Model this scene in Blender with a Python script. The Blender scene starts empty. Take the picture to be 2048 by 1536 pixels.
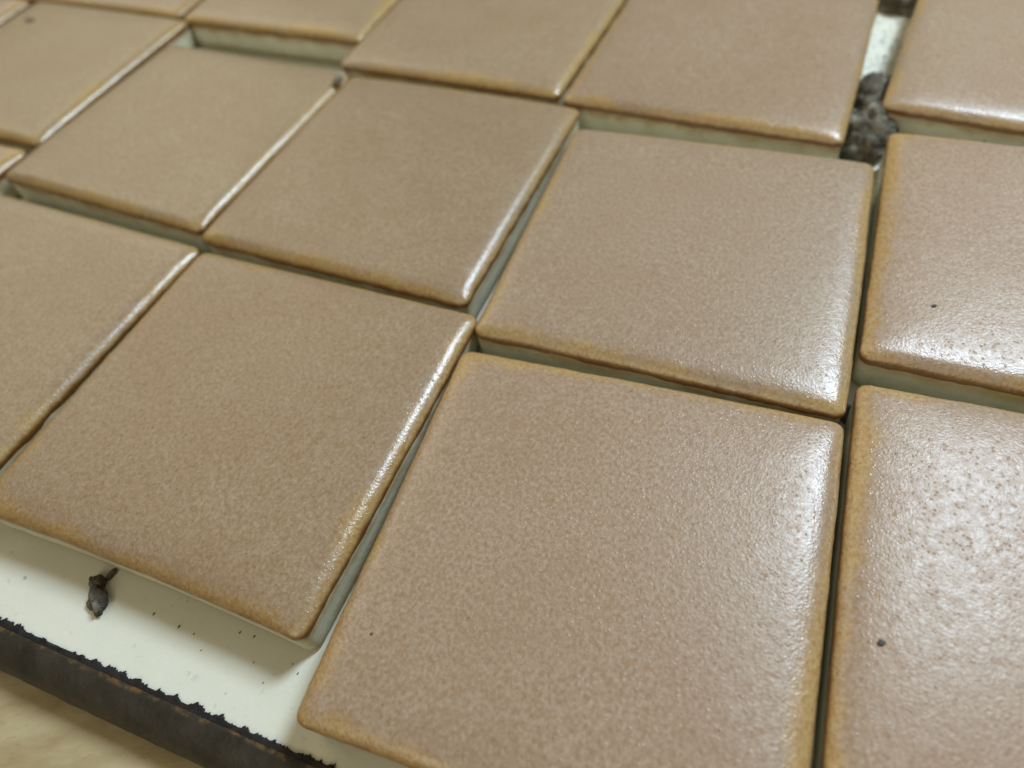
import bpy, bmesh, math, random
from mathutils import Vector, Matrix, noise

S = 0.05                      # one tile side in metres; layout below is in tile sides
T = 0.133                     # height of the tiles' outline plane above the board
random.seed(7)
scene = bpy.context.scene
COL = scene.collection

# ------------------------------------------------------------------ camera
F_PX, PITCH, ROLL, CAM_H = 1.43042, 0.92440, -0.17312, 1.51947
cd = bpy.data.cameras.new("camera")
cam = bpy.data.objects.new("camera", cd)
COL.objects.link(cam)
cp, sp = math.cos(PITCH), math.sin(PITCH)
fwd = Vector((0, cp, -sp)); right = Vector((1, 0, 0)); up = right.cross(fwd)
cr, sr = math.cos(ROLL), math.sin(ROLL)
r2 = right * cr + up * sr
u2 = right * -sr + up * cr
M = Matrix((r2, u2, -fwd)).transposed().to_4x4()
M.translation = Vector((0, 0, (CAM_H + T) * S))
cam.matrix_world = M
cd.sensor_fit = 'HORIZONTAL'
cd.sensor_width = 36.0
cd.lens = 36.0 * F_PX * 1000 / 2048
cd.clip_start = 0.004
cd.clip_end = 10
cd.dof.use_dof = True
cd.dof.focus_distance = 1.68 * S
cd.dof.aperture_fstop = 16.0
scene.camera = cam

# ------------------------------------------------------------------ world and lamps
w = bpy.data.worlds.new("World"); scene.world = w; w.use_nodes = True
bg = w.node_tree.nodes['Background']
bg.inputs['Color'].default_value = (1.0, 0.88, 0.60, 1)
bg.inputs['Strength'].default_value = 0.10

def area(name, d, dist, size, size_y, watts, col, target=(0.3, 1.3, 0), spin=0.0):
    l = bpy.data.lights.new(name, 'AREA')
    l.shape = 'RECTANGLE'; l.size = size; l.size_y = size_y
    l.energy = watts; l.color = col
    o = bpy.data.objects.new(name, l); COL.objects.link(o)
    d = Vector(d).normalized()
    o.location = Vector(target) * S + d * dist
    o.rotation_euler = (-d).to_track_quat('-Z', 'Y').to_euler()
    return o
area("window_lamp", (0.52, 0.25, 0.80), 0.55, 0.11, 0.18, 3.3, (0.71, 0.865, 1.0))
area("room_lamp", (-0.48, 0.72, 0.60), 1.2, 0.8, 0.8, 3.3, (1.0, 0.85, 0.60))
area("front_fill", (-0.45, -0.75, 0.55), 1.1, 0.6, 0.6, 3.1, (1.0, 0.91, 0.68))  # unseen warm fill, added to brighten the tiles' front faces

scene.view_settings.view_transform = 'Standard'
scene.view_settings.look = 'None'
scene.view_settings.exposure = 0.0
scene.view_settings.gamma = 1.0

# ------------------------------------------------------------------ material helpers
class NT:
    def __init__(self, name):
        self.m = bpy.data.materials.new(name); self.m.use_nodes = True
        self.t = self.m.node_tree; self.t.nodes.clear()
        self.out = self.n('ShaderNodeOutputMaterial')
        self.b = self.n('ShaderNodeBsdfPrincipled')
        self.t.links.new(self.b.outputs[0], self.out.inputs[0])
        tc = self.n('ShaderNodeTexCoord'); oi = self.n('ShaderNodeObjectInfo')
        sc = self.n('ShaderNodeVectorMath'); sc.operation = 'SCALE'; sc.inputs['Scale'].default_value = 1 / S
        self.t.links.new(tc.outputs['Object'], sc.inputs[0])
        mu = self.n('ShaderNodeMath'); mu.operation = 'MULTIPLY'; mu.inputs[1].default_value = 41.0
        self.t.links.new(oi.outputs['Random'], mu.inputs[0])
        ad = self.n('ShaderNodeVectorMath'); ad.operation = 'ADD'
        self.t.links.new(sc.outputs[0], ad.inputs[0]); self.t.links.new(mu.outputs[0], ad.inputs[1])
        self.co = ad.outputs[0]; self.plain = sc.outputs[0]
        self.rand = oi.outputs['Random']
    def n(self, k): return self.t.nodes.new(k)
    def set(self, sock, v):
        if hasattr(v, 'links'): self.t.links.new(v, sock)
        else: sock.default_value = v
    def noise(self, scale, detail=2.0, rough=0.5, co=None, stretch=None):
        x = self.n('ShaderNodeTexNoise'); x.inputs['Scale'].default_value = scale
        x.inputs['Detail'].default_value = detail; x.inputs['Roughness'].default_value = rough
        c = co or self.co
        if stretch:
            mp = self.n('ShaderNodeMapping'); mp.inputs['Scale'].default_value = stretch[:3]
            if len(stretch) > 3: mp.inputs['Rotation'].default_value = (0, 0, stretch[3])
            self.t.links.new(c, mp.inputs[0]); c = mp.outputs[0]
        self.t.links.new(c, x.inputs['Vector']); return x.outputs['Fac']
    def voro(self, scale):
        x = self.n('ShaderNodeTexVoronoi'); x.inputs['Scale'].default_value = scale
        self.t.links.new(self.co, x.inputs['Vector']); return x.outputs['Distance']
    def math(self, op, a, b=0.0, clamp=False):
        x = self.n('ShaderNodeMath'); x.operation = op; x.use_clamp = clamp
        self.set(x.inputs[0], a); self.set(x.inputs[1], b); return x.outputs[0]
    def ramp(self, f, stops):
        x = self.n('ShaderNodeValToRGB'); e = x.color_ramp.elements
        while len(e) < len(stops): e.new(0.5)
        for i, (p, c) in enumerate(stops):
            e[i].position = p; e[i].color = (*c, 1) if hasattr(c, '__len__') else (c, c, c, 1)
        self.set(x.inputs[0], f); return x.outputs['Color']
    def smooth(self, f, lo, hi):
        x = self.n('ShaderNodeMapRange'); x.interpolation_type = 'SMOOTHSTEP'
        self.set(x.inputs['Value'], f); x.inputs['From Min'].default_value = lo; x.inputs['From Max'].default_value = hi
        return x.outputs['Result']
    def mix(self, f, a, b, mode='MIX'):
        x = self.n('ShaderNodeMix'); x.data_type = 'RGBA'; x.blend_type = mode
        self.set(x.inputs[0], f)
        for i, v in ((6, a), (7, b)):
            self.set(x.inputs[i], (*v, 1) if isinstance(v, tuple) and len(v) == 3 else v)
        return x.outputs[2]
    def attr(self, name):
        x = self.n('ShaderNodeAttribute'); x.attribute_name = name; return x.outputs['Fac']
    def bump(self, h, dist, strength=1.0, prev=None):
        x = self.n('ShaderNodeBump'); x.inputs['Distance'].default_value = dist * S
        x.inputs['Strength'].default_value = strength
        self.set(x.inputs['Height'], h)
        if prev: self.t.links.new(prev, x.inputs['Normal'])
        return x.outputs[0]
    def done(self, color, rough, normal=None, spec=0.5):
        self.set(self.b.inputs['Base Color'], (*color, 1) if isinstance(color, tuple) else color)
        self.set(self.b.inputs['Roughness'], rough)
        self.set(self.b.inputs['Specular IOR Level'], spec)
        if normal: self.t.links.new(normal, self.b.inputs['Normal'])
        return self.m

def glaze_material():
    k = NT("tan_glaze")
    blotch = k.noise(3.2, 5, 0.65)
    mott = k.noise(112, 4, 0.62, stretch=(1.0, 0.8, 1, 0.4))
    fine = k.noise(150, 3, 0.6)
    base = k.ramp(mott, [(0.30, (0.300, 0.196, 0.114)), (0.46, (0.372, 0.262, 0.168)),
                         (0.57, (0.415, 0.308, 0.216)), (0.74, (0.50, 0.39, 0.288))])
    base = k.mix(k.smooth(blotch, 0.35, 0.7), base, k.mix(0.32, base, (0.335, 0.200, 0.118)))
    base = k.mix(k.math('MULTIPLY', k.smooth(fine, 0.60, 0.76), 0.45), base, (0.26, 0.13, 0.055))
    base = k.mix(k.math('MULTIPLY', k.smooth(fine, 0.42, 0.26), 0.35), base, (0.60, 0.47, 0.34))
    fl = k.smooth(k.noise(84, 3, 0.55, stretch=(1.0, 0.7, 1, 0.7)), 0.60, 0.74)
    base = k.mix(k.math('MULTIPLY', fl, 0.6), base, (0.36, 0.205, 0.082))
    gl = k.smooth(k.noise(98, 3, 0.55), 0.40, 0.27)
    base = k.mix(k.math('MULTIPLY', gl, 0.38), base, (0.50, 0.44, 0.335))
    dots = k.math('MULTIPLY', k.smooth(k.voro(30), 0.13, 0.06), k.smooth(k.noise(11, 2), 0.48, 0.62))
    base = k.mix(k.math('MULTIPLY', dots, 0.5), base, (0.20, 0.10, 0.045))
    # glaze thins and breaks to ochre towards the rim, pools brown on the lip
    e = k.attr("rim")
    e2 = k.math('ADD', e, k.math('MULTIPLY', k.math('SUBTRACT', k.noise(9, 4, 0.6), 0.5), 0.085))
    e2 = k.math('ADD', e2, k.math('MULTIPLY', k.math('SUBTRACT', mott, 0.5), 0.05))
    e2 = k.math('ADD', e2, k.math('MULTIPLY', k.math('SUBTRACT', k.noise(2.3, 2, 0.5), 0.5), 0.10))
    ochre = k.ramp(mott, [(0.3, (0.37, 0.205, 0.062)), (0.7, (0.55, 0.39, 0.175))])
    c = k.mix(k.smooth(e2, 0.078, 0.024), base, ochre)
    e3 = k.math('ADD', e, k.math('MULTIPLY', k.math('SUBTRACT', k.noise(26, 3, 0.6), 0.5), 0.022))
    c = k.mix(k.smooth(e3, 0.032, 0.014), c, (0.19, 0.078, 0.012))
    # orange-peel and pinholes
    peel = k.noise(150, 1.5, 0.5)
    n = k.bump(peel, 0.0011, 0.7)
    n = k.bump(k.noise(24, 2, 0.5), 0.0022, 0.4, n)
    bead = k.math('MULTIPLY', k.smooth(k.voro(105), 0.42, 0.0), k.smooth(k.noise(60, 2), 0.40, 0.62))
    n = k.bump(bead, 0.0015, 0.52, n)
    rough = k.ramp(k.noise(60, 3, 0.6), [(0.35, 0.30), (0.7, 0.42)])
    rough = k.mix(bead, rough, (0.25, 0.25, 0.25))
    rough = k.mix(k.math('MULTIPLY', k.smooth(e, 0.12, 0.04), 0.5), rough, (0.26, 0.26, 0.26))
    oi = k.n('ShaderNodeObjectInfo')
    c = k.mix(1.0, c, oi.outputs['Color'], 'MULTIPLY')
    return k.done(c, rough, n, k.math('ADD', 0.34, k.math('MULTIPLY', k.smooth(e, 0.13, 0.05), 0.36)))

def clay_body_material():
    k = NT("cream_clay_body")
    c = k.ramp(k.noise(14, 4, 0.6), [(0.3, (0.51, 0.485, 0.345)), (0.7, (0.62, 0.595, 0.46))])
    d = k.attr("drip")          # 0 under the glaze lip, growing downwards
    d2 = k.math('ADD', d, k.math('MULTIPLY', k.math('SUBTRACT', k.noise(10, 4, 0.65), 0.5), 0.09))
    c = k.mix(k.math('MULTIPLY', k.smooth(d2, 0.045, 0.0), 0.75), c, (0.36, 0.23, 0.07))
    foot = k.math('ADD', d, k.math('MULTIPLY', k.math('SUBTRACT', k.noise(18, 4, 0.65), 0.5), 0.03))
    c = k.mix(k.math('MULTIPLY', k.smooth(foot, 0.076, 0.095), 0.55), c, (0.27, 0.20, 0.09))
    c = k.mix(k.math('MULTIPLY', k.smooth(k.voro(13), 0.085, 0.04), 0.6), c, (0.12, 0.09, 0.05))
    c = k.mix(k.math('MULTIPLY', k.smooth(k.noise(7, 5, 0.7), 0.55, 0.75), 0.4), c, (0.36, 0.33, 0.22))
    n = k.bump(k.noise(60, 4, 0.6), 0.003, 0.6)
    return k.done(c, 0.75, n, 0.3)

def board_material():
    k = NT("white_laminate")
    c = k.ramp(k.noise(2.2, 4, 0.6), [(0.3, (0.71, 0.70, 0.585)), (0.7, (0.79, 0.78, 0.67))])
    sp_ = k.math('MULTIPLY', k.smooth(k.noise(34, 5, 0.75), 0.60, 0.72), 0.40)
    c = k.mix(sp_, c, (0.30, 0.30, 0.26))
    sp2 = k.math('MULTIPLY', k.smooth(k.voro(16), 0.11, 0.05), k.smooth(k.noise(4, 2), 0.45, 0.6))
    c = k.mix(k.math('MULTIPLY', sp2, 0.6), c, (0.16, 0.16, 0.13))
    n = k.bump(k.noise(70, 3, 0.6), 0.0012, 0.5)
    return k.done(c, 0.5, n, 0.35)

def band_material():
    k = NT("dark_edge_band")
    e = k.attr("across")
    c = k.ramp(k.noise(12, 4, 0.65), [(0.3, (0.022, 0.018, 0.013)), (0.75, (0.055, 0.046, 0.033))])
    line = k.math('MULTIPLY', k.smooth(k.math('ABSOLUTE', k.math('SUBTRACT', e, k.math('ADD', 0.011, k.math('MULTIPLY', k.math('SUBTRACT', k.noise(8, 3), 0.5), 0.016)))), 0.011, 0.002),
                  k.smooth(k.noise(26, 4, 0.7), 0.45, 0.62))
    c = k.mix(k.math('MULTIPLY', line, 0.75), c, (0.17, 0.10, 0.035))
    n = k.bump(k.noise(40, 4, 0.6), 0.006, 0.7)
    return k.done(c, 0.55, n, 0.35)

def chip_material():
    k = NT("chipped_dark_core")
    c = k.ramp(k.noise(30, 3, 0.6), [(0.3, (0.012, 0.012, 0.014)), (0.8, (0.045, 0.034, 0.030))])
    return k.done(c, 0.8, k.bump(k.noise(80, 3), 0.006, 0.8), 0.2)

def table_material():
    k = NT("pale_tan_table")
    g = k.noise(7, 4, 0.6, stretch=(0.6, 1.8, 1, 0.6))
    c = k.ramp(g, [(0.28, (0.36, 0.255, 0.13)), (0.5, (0.46, 0.37, 0.205)), (0.75, (0.55, 0.46, 0.285))])
    f = k.noise(40, 3, 0.6, stretch=(0.6, 1.8, 1, 0.6))
    c = k.mix(k.math('MULTIPLY', k.smooth(f, 0.58, 0.74), 0.4), c, (0.36, 0.20, 0.10))
    return k.done(c, 0.65, k.bump(f, 0.003, 0.4), 0.3)

def clay_material():
    k = NT("grey_clay")
    c = k.ramp(k.noise(16, 5, 0.7), [(0.30, (0.045, 0.038, 0.026)), (0.50, (0.14, 0.122, 0.090)), (0.70, (0.38, 0.345, 0.27))])
    return k.done(c, 0.9, k.bump(k.noise(45, 4, 0.7), 0.02, 0.9), 0.2)

def speck_material():
    k = NT("dark_speck")
    return k.done((0.11, 0.10, 0.08), 0.8, None, 0.2)

MG, MB, MW, MD, MC, MT, MK, MS = (glaze_material(), clay_body_material(), board_material(), band_material(),
                                 chip_material(), table_material(), clay_material(), speck_material())

# ------------------------------------------------------------------ object helpers
def mesh_obj(name, verts, faces, mat, parent=None, smooth=True, attr=None):
    me = bpy.data.meshes.new(name)
    me.from_pydata([tuple(c * S for c in v) for v in verts], [], faces)
    if attr:
        a = me.attributes.new(attr[0], 'FLOAT', 'POINT'); a.data.foreach_set('value', attr[1])
    me.polygons.foreach_set('use_smooth', [smooth] * len(me.polygons))
    me.materials.append(mat); me.update()
    o = bpy.data.objects.new(name, me); COL.objects.link(o)
    if parent: o.parent = parent
    return o

def tag(o, label, cat, group=None):
    o['label'] = label; o['category'] = cat
    if group: o['group'] = group

# ------------------------------------------------------------------ table and board
tb = mesh_obj('tabletop', [(-9, -7, -0.128), (9, -7, -0.128), (9, 11, -0.128), (-9, 11, -0.128)], [(0, 1, 2, 3)], MT, smooth=False)
tb['kind'] = 'structure'

EP = Vector((-1.371, 0.788, 0)); ED = Vector((0.877, -0.481, 0)).normalized(); EN = Vector((-ED.y, ED.x, 0))   # EN points inwards
def ep(s, inn, z=0.0):
    p = EP + ED * s + EN * inn; return (p.x, p.y, z)
def build_board():
    a, b, depth, th = -3.5, 5.0, 6.0, 0.122
    v = [ep(a, 0), ep(b, 0), ep(b, depth), ep(a, depth), ep(a, 0, -th), ep(b, 0, -th), ep(b, depth, -th), ep(a, depth, -th)]
    f = [(0, 1, 2, 3), (7, 6, 5, 4), (0, 4, 5, 1), (1, 5, 6, 2), (2, 6, 7, 3), (3, 7, 4, 0)]
    board = mesh_obj('white_board', v, f, MW, smooth=False)
    tag(board, 'white laminate board under all the tiles, with a worn dark front edge', 'board')
    # rounded dark band along the front edge
    prof = [(0.004, 0.0015), (-0.008, 0.003), (-0.022, 0.001), (-0.040, -0.006), (-0.058, -0.017), (-0.075, -0.034), (-0.087, -0.056), (-0.093, -0.085), (-0.093, -0.124)]
    vs, fs, at = [], [], []
    n = 500
    for i in range(n + 1):
        s = a + (b - a) * i / n
        for j, (inn, z) in enumerate(prof):
            wv = 0.0035 * noise.noise((s * 3, j * 0.2, 3)) + 0.0015 * noise.noise((s * 22, j * 0.7, 1))
            vs.append(ep(s, inn + wv, z + 0.0007 * noise.noise((s * 30, j, 5)))); at.append(-inn)
    m = len(prof)
    for i in range(n):
        for j in range(m - 1):
            q = i * m + j; fs.append((q, q + 1, q + m + 1, q + m))
    mesh_obj('edge_band', vs, fs, MD, board, attr=('across', at))
    # ragged chipped rim between the laminate and the band
    vs, fs = [], []
    n = 2600
    for i in range(n + 1):
        s = -1.2 + 4.4 * i / n
        base = 0.004 + 0.008 * noise.noise((s * 9, 0, 0)) + 0.010 * noise.noise((s * 30, 5, 0))
        tooth = max(0.0, noise.noise((s * 42, 9, 2))) * 0.010 + abs(noise.noise((s * 110, 2, 7))) * 0.013
        inn = max(0.001, base + tooth)
        lean = 0.010 * noise.noise((s * 40, 3, 3)) + inn * 0.35
        h = 0.006 + 0.003 * noise.noise((s * 50, 1, 1))
        vs += [ep(s, -0.006, 0.0045), ep(s + lean * 0.4, inn * 0.5, h), ep(s + lean, inn, 0.0035), ep(s + lean, inn, 0.0004)]
    for i in range(n):
        q = i * 4
        for j in range(3): fs.append((q + j, q + 4 + j, q + 5 + j, q + 1 + j))
    mesh_obj('chipped_rim', vs, fs, MC, board, smooth=False)
build_board()

# ------------------------------------------------------------------ tiles
# x, y, turn, (corner offsets TL TR BR BL), (edge bows top right bottom left), in tile sides
TILES = {
    'A': (0.1044, 0.6305, -0.4629, (0.0021, 0.0006, 0.0039, 0.0060, -0.0122, -0.0001, 0.0062, -0.0065), (0.0037, 0.0013, 0.0004, 0.0004)),
    'B': (-0.7436, 1.2359, -0.5201, (-0.0049, -0.0042, 0.0070, -0.0051, 0.0058, 0.0072, -0.0080, 0.0021), (0.0002, 0.0016, -0.0100, 0.0017)),
    'C': (0.5855, 1.5564, -0.4918, (0.0004, -0.0010, -0.0028, 0.0056, 0.0006, -0.0080, 0.0018, 0.0034), (0.0025, 0.0039, -0.0040, 0.0009)),
    'D': (-0.2657, 2.1585, -0.5407, (0.0026, 0.0066, -0.0005, 0.0116, 0.0024, -0.0095, -0.0045, -0.0087), (0.0064, -0.0003, 0.0009, 0.0009)),
    'E': (-1.1142, 2.7085, -0.5693, (-0.0000, -0.0011, -0.0029, -0.0051, 0.0029, 0.0022, -0.0000, 0.0040), (0.0008, -0.0001, -0.0006, 0.0000)),
    'F': (-1.8884, 3.4256, -0.5346, (0.0000, 0.0001, -0.0006, -0.0046, 0.0006, 0.0040, -0.0000, 0.0006), (-0.0003, -0.0028, -0.0008, 0.0000)),
    'G': (-2.4249, 2.5405, -0.5354, (0,) * 8, (0,) * 4),
    'H': (-1.6286, 1.7703, -0.5581, (0.0000, -0.0012, 0.0012, 0.0012, -0.0012, 0.0000, 0.0000, 0.0000), (0.0013, -0.0006, 0.0000, 0.0000)),
    'I': (-0.5758, 3.8071, -0.5248, (-0.0012, -0.0000, 0.0002, -0.0000, -0.0043, -0.0010, 0.0052, 0.0010), (0.0000, 0.0001, 0.0023, 0.0017)),
    'J': (-1.4493, 4.3441, -0.5332, (0,) * 8, (0.0000, -0.0004, -0.0005, 0.0000)),
    'P': (-2.7960, 3.9630, -0.5332, (0,) * 8, (0,) * 4),
    'Q': (-2.3180, 4.8590, -0.5332, (0,) * 8, (0,) * 4),
    'K': (0.1947, 3.1238, -0.5486, (-0.0033, -0.0000, 0.0052, -0.0000, -0.0063, 0.0019, 0.0045, -0.0018), (0.0000, 0.0025, -0.0011, 0.0027)),
    'L': (1.0451, 2.5787, -0.5479, (0.0055, 0.0000, -0.0077, -0.0001, 0.0015, -0.0021, 0.0007, 0.0022), (0.0000, 0.0009, -0.0011, -0.0030)),
    'M': (2.1050, 2.1788, -0.6044, (-0.0005, 0.0000, 0.0000, 0.0000, 0.0000, -0.0005, 0.0005, 0.0005), (0.0000, 0.0000, 0.0004, 0.0005)),
    'N': (1.5700, 1.2352, -0.5054, (-0.0016, -0.0032, 0.0000, -0.0003, -0.0000, -0.0012, 0.0016, 0.0048), (-0.0001, 0.0000, 0.0011, -0.0013)),
    'O': (1.0749, 0.2993, -0.4714, (0.0010, -0.0010, -0.0000, 0.0010, 0.0000, 0.0000, -0.0010, -0.0000), (0.0007, 0.0000, 0.0000, 0.0013)),
}
LABELS = {
    'A': 'nearest tile, pinkish tan and sparkling, its lower left corner pointing at the board edge',
    'B': 'brown tan tile with bright glint along its right edge, behind the crumb on the board',
    'C': 'pinkish tan tile right of centre with the largest clay lump at its back corner',
    'D': 'tan tile in the middle of the picture with a glint down its right edge',
    'E': 'tan tile with a dark crumb near its back right corner, before the open white slot',
    'F': 'blurred tile with one dark smudge, in the far top left of the picture',
    'G': 'tile of which only a small pale corner shows at the left border',
    'H': 'plain tan tile cut off by the left border, left of the tile above the crumb',
    'I': 'blurred tile at the top border whose front edge overhangs the open white slot',
    'J': 'sliver of a blurred tile along the top border, behind the tile with the smudge',
    'P': 'sliver of a tile at the far left border, left of the smudged tile',
    'Q': 'tile beyond the top left corner, only its shaded front side showing',
    'K': 'brownish tan tile cut by the top border, behind the tile in the middle',
    'L': 'wide pinkish tile at the top with the grey clay lumps along its right side',
    'M': 'tile at the top right corner, beyond the gap with the clay lumps',
    'N': 'tile at the right border with a small dark pit and a shiny front edge',
    'O': 'shiniest tile at the lower right, covered by the broad white light reflection',
}
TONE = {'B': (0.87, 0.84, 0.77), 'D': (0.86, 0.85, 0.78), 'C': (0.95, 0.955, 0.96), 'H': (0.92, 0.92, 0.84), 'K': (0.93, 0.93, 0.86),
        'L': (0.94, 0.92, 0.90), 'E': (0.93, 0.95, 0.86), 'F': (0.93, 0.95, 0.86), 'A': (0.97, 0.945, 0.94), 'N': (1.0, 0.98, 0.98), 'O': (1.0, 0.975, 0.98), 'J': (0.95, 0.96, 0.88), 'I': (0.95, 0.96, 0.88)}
RISE = 0.028                    # crown of the glaze above the outline plane
TOP = T + RISE

def outline(inset, per_side=44, per_corner=7):
    """rounded square, counter-clockwise, constant vertex count"""
    a = 0.5 - inset
    rr = max(min(0.030 - inset * 0.4, a * 0.5), 0.006)
    pts = []
    for k in range(4):
        ang = math.pi / 2 * k
        c, s = math.cos(ang), math.sin(ang)
        loc = []
        for i in range(per_side):                       # right side going up
            loc.append((a, -(a - rr) + 2 * (a - rr) * i / per_side))
        for i in range(per_corner):
            t = math.pi / 2 * i / per_corner
            loc.append((a - rr + rr * math.cos(t), a - rr + rr * math.sin(t)))
        pts += [(x * c - y * s, x * s + y * c) for x, y in loc]
    return pts

def warp(x, y, off, bow):
    u, v = x + 0.5, y + 0.5
    wts = ((1 - u) * v, u * v, u * (1 - v), (1 - u) * (1 - v))     # TL TR BR BL
    dx = sum(wts[i] * off[2 * i] for i in range(4)); dy = sum(wts[i] * off[2 * i + 1] for i in range(4))
    bt, br, bb, bl = bow
    dy += bt * 4 * u * (1 - u) * v - bb * 4 * u * (1 - u) * (1 - v)
    dx += br * 4 * v * (1 - v) * u - bl * 4 * v * (1 - v) * (1 - u)
    return x + dx, y + dy

def build_tile(key):
    x0, y0, th, off, bow = TILES[key]
    seed = ord(key) * 3.7
    root = bpy.data.objects.new('ceramic_tile', None); COL.objects.link(root)
    root.empty_display_size = 0.01
    root.location = (x0 * S, y0 * S, 0); root.rotation_euler = (0, 0, th)
    tag(root, LABELS[key], 'tile', 'tan glazed square tiles laid out on the white board')
    ra, rb = 0.034, 0.016
    rings = []                                            # (inset, z, rim coordinate)
    lip = rb + 0.011
    rings.append((0.006, -lip - 0.004, 0.000))
    rings.append((0.0015, -lip - 0.003, 0.004))
    rings.append((0.0, -lip + 0.003, 0.010))
    arc = 0.018
    for i in range(13):
        ph = math.pi / 2 * i / 12
        rings.append((ra * (1 - math.cos(ph)), -rb * (1 - math.sin(ph)), arc + 0.012 * math.sin(ph) + ra * (1 - math.cos(ph))))
    e0 = arc + 0.012
    for d in (0.040, 0.048, 0.058, 0.070, 0.088, 0.11, 0.14, 0.18, 0.23, 0.29, 0.35, 0.41, 0.455):
        rings.append((d, 0.0, e0 + d))
    def sag(px, py, d):                                   # soft shoulder and gentle dome
        ex = 1 - math.exp(-max(0.5 - abs(px), 0) / 0.045); ey = 1 - math.exp(-max(0.5 - abs(py), 0) / 0.045)
        return -0.0230 * (1 - ex * ey) - 0.0030 * (1 - min(1, d / 0.5)) ** 2
    verts, faces, att = [], [], []
    n = 0
    for d, z, rim in rings:
        ring = outline(d); n = len(ring)
        for (px, py) in ring:
            wob = 0.0016 * noise.noise((px * 9 + seed, py * 9, 1)) + 0.0011 * noise.noise((px * 42 + seed, py * 42, 2)) + 0.0006 * noise.noise((px * 95, py * 95 + seed, 2))
            k = 1 + wob * max(0, 1 - d / 0.09) * 2
            X, Y = warp(px * k, py * k, off, bow)
            zz = z + sag(px, py, d)
            if d < 0.01 and z < -rb - 0.001:                       # uneven lower edge of the glaze
                zz += 0.0075 * noise.noise((px * 13 + seed, py * 13, 4)) + 0.004 * noise.noise((px * 45 + seed, py * 45, 6))
            zz += 0.0022 * noise.noise((px * 3.2 + seed, py * 3.2, 8)) * min(1, d / 0.05)
            verts.append((X, Y, TOP + zz)); att.append(rim)
    for a in range(len(rings) - 1):
        for i in range(n):
            j = (i + 1) % n
            faces.append((a * n + i, a * n + j, (a + 1) * n + j, (a + 1) * n + i))
    last = (len(rings) - 1) * n
    cx, cy = warp(0, 0, off, bow)
    verts.append((cx, cy, TOP)); att.append(0.6)
    for i in range(n):
        faces.append((last + i, last + (i + 1) % n, len(verts) - 1))
    g = mesh_obj('glazed_face', verts, faces, MG, root, attr=('rim', att))
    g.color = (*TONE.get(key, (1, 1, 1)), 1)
    # bare clay body under the glaze
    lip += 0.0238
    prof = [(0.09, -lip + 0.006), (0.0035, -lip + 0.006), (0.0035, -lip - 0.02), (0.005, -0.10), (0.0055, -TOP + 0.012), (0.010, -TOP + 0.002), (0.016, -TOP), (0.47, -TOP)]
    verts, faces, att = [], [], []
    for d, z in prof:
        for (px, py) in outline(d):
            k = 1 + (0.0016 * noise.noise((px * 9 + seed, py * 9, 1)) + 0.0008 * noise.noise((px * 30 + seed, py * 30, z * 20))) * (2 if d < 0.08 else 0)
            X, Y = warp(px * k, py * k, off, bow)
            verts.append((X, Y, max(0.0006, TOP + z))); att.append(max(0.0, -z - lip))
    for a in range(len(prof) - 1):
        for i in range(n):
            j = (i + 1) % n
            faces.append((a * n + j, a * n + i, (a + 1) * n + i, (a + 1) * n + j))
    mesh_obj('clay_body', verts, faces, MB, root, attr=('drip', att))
    return root
for key in TILES: build_tile(key)

# ------------------------------------------------------------------ clay crumbs and specks
def lump(name, x, y, z, size, rot, seed, label, mat=MK, sub=4, rough=0.45, cat='clay lump', group=None):
    bm = bmesh.new(); bmesh.ops.create_icosphere(bm, subdivisions=sub, radius=1.0)
    for v in bm.verts:
        p = v.co.copy()
        f = 1 + rough * noise.noise(p * 1.3 + Vector((seed, 0, 0))) + rough * 0.7 * (0.5 - abs(noise.noise(p * 2.7 + Vector((0, seed, 0))))) * 1.2 \
            + rough * 0.35 * noise.noise(p * 6 + Vector((0, 0, seed))) + rough * 0.2 * noise.noise(p * 13 + Vector((0, 0, seed)))
        v.co = Vector((p.x * size[0] * f, p.y * size[1] * f, p.z * size[2] * f)) * S
        v.co.z = max(v.co.z, -size[2] * 0.7 * S)
    for f in bm.faces: f.smooth = True
    me = bpy.data.meshes.new(name); bm.to_mesh(me); bm.free(); me.materials.append(mat)
    o = bpy.data.objects.new(name, me); COL.objects.link(o)
    o.location = (x * S, y * S, (z + size[2] * 0.7) * S); o.rotation_euler = (0, 0, rot)
    if label: tag(o, label, cat, group)
    return o
GL = 'grey clay lumps in the gap'
lump('clay_lump', 1.395, 2.045, 0.001, (0.074, 0.095, 0.066), 0.2, 3.1, 'biggest grey clay lump, where the gap meets the pinkish tile corner', rough=0.55, group=GL)
lump('clay_lump', 1.345, 1.965, 0.001, (0.055, 0.060, 0.050), 0.9, 12.1, 'dark clay lump squeezed against the back corner of the pinkish tile', rough=0.5, group=GL)
lump('clay_crumb', 0.846, 0.955, 0.001, (0.022, 0.034, 0.030), 0.5, 7.7, 'dark lump added as shade in the gap where three tile corners meet', rough=0.4, sub=3, cat='crumb')  # dark blob standing in for the shade at this tile junction
lump('clay_lump', 1.490, 2.255, 0.001, (0.065, 0.090, 0.050), -0.5, 8.4, 'middle grey clay lump, just behind the biggest one in the gap', rough=0.5, group=GL)
lump('clay_lump', 1.900, 2.900, 0.001, (0.085, 0.095, 0.055), 0.4, 5.7, 'grey clay lump at the top border, far end of the white gap', rough=0.5, group=GL)
lump('clay_crumb', -1.118, 0.800, 0.0005, (0.018, 0.040, 0.016), 0.25, 2.2, 'grey clay crumb lying on the white board below a tile edge', rough=0.75, sub=3, cat='crumb')
lump('clay_crumb', -1.126, 0.846, 0.0005, (0.014, 0.018, 0.014), 0.9, 6.3, 'little dark tip of clay against the back of the crumb on the board', rough=0.6, sub=3, cat='crumb')
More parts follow.
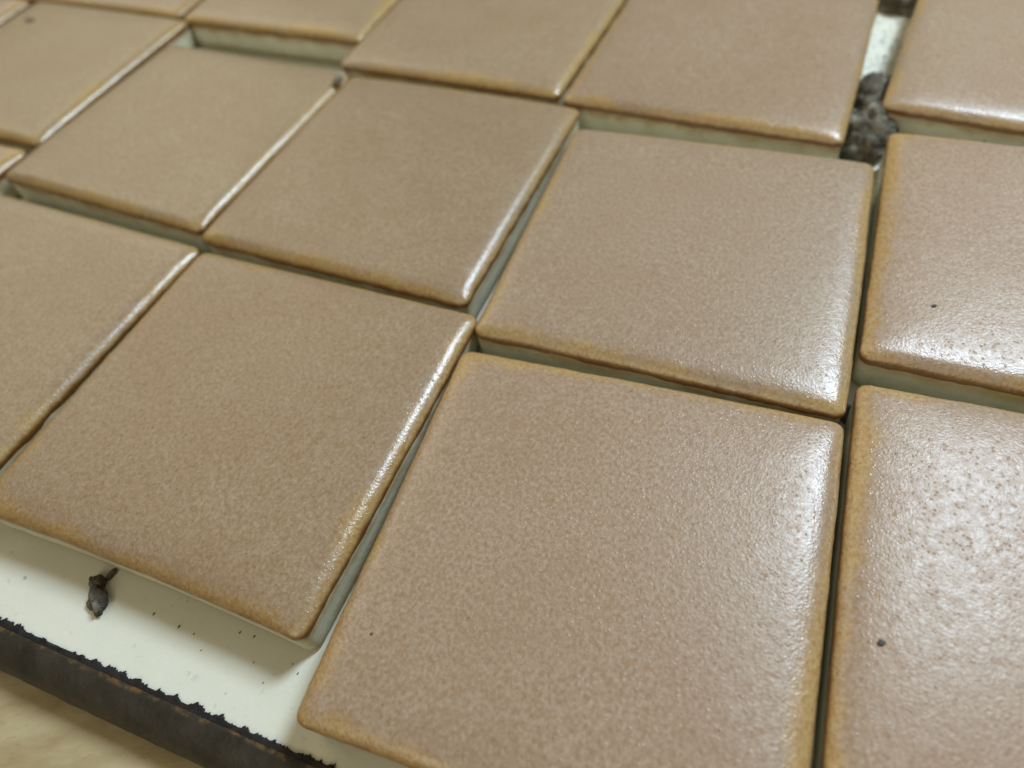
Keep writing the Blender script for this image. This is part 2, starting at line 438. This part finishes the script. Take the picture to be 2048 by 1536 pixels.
lump('clay_crumb', -1.097, 0.862, 0.0005, (0.007, 0.017, 0.007), -0.6, 4.3, 'thin dark sliver of clay between the crumb and the tile edge', rough=0.4, sub=3, cat='crumb')
lump('clay_crumb', -0.478, 2.786, TOP - 0.016, (0.014, 0.021, 0.016), -0.4, 9.3, 'dark crumb on the glinting right edge of a tan tile near the back', rough=0.4, sub=3, cat='crumb')

def flat_speck(x, y, z, r, label, group=None, seed=0.0, asp=0.6, rot=0.0):
    return lump('dark_speck', x, y, z - r * 0.12, (r, r * asp, r * 0.28), rot, seed, label, MS, 2, 0.5, 'speck', group)
flat_speck(1.128, 1.141, TOP - 0.003, 0.0075, 'dark pit mark on the right border tile above its shiny front edge', seed=1.0, rot=0.2)
flat_speck(0.626, 0.346, TOP - 0.003, 0.0062, 'dark round pit on the shiniest tile at the lower right', seed=2.0, asp=0.9)
flat_speck(-2.013, 3.827, TOP - 0.003, 0.026, 'dark smudge on the blurred tile at the far top left', seed=3.0, asp=0.4, rot=-0.2)
flat_speck(-0.385, 0.538, TOP - 0.003, 0.0030, 'tiny dark speck on the nearest tile, near its left edge', seed=4.0, asp=0.8)
BS = 'dark specks on the white board in front of the tiles'
for i, (x, y, r, lab) in enumerate([
        (-0.967, 0.738, .0065, 'dark speck on the white board nearest to the clay crumb'),
        (-0.898, 0.694, .0075, 'largest dark speck on the bare white board, right of the crumb'),
        (-0.858, 0.669, .0045, 'small faint speck just right of the largest speck on the board'),
        (-0.744, 0.653, .006, 'left one of two dark specks close under the tile edge'),
        (-0.708, 0.637, .006, 'right one of two dark specks close under the tile edge'),
        (-0.835, 0.626, .004, 'tiny speck midway between the tile edge and the chipped rim'),
        (-0.704, 0.576, .004, 'tiny speck in the soft tile shadow on the white board'),
        (-0.598, 0.533, .005, 'dark speck at the border of the tile shadow, near the corner'),
        (-0.611, 0.557, .004, 'tiny speck inside the shadow beside the front corner of the tile'),
        (-0.678, 0.526, .004, 'tiny speck at the shadow border farthest from the tile corner')]):
    flat_speck(x, y, 0.001, r * 0.52, lab, BS, 10 + i * 1.3, 0.55, 0.9)

# fine clay dust in the open white gap at the top right
vs, fs = [], []
for i in range(260):
    t = random.random(); g = random.gauss(0, 0.045)
    x = 1.50 + 0.40 * t + g * 0.85; y = 2.28 + 0.62 * t - g * 0.5
    r = random.uniform(0.0015, 0.006) * (1.6 if random.random() < 0.1 else 1)
    q = len(vs)
    for k in range(5):
        a = k * 1.2566 + random.random() * 0.6; rr = r * random.uniform(0.6, 1.2)
        vs.append((x + rr * math.cos(a), y + rr * math.sin(a), 0.0008))
    vs.append((x, y, 0.001 + r * 0.5))
    fs += [(q + k, q + (k + 1) % 5, q + 5) for k in range(5)]
d = mesh_obj('clay_dust', vs, fs, MK); d['kind'] = 'stuff'
tag(d, 'fine grey clay dust on the white board in the gap', 'dust')
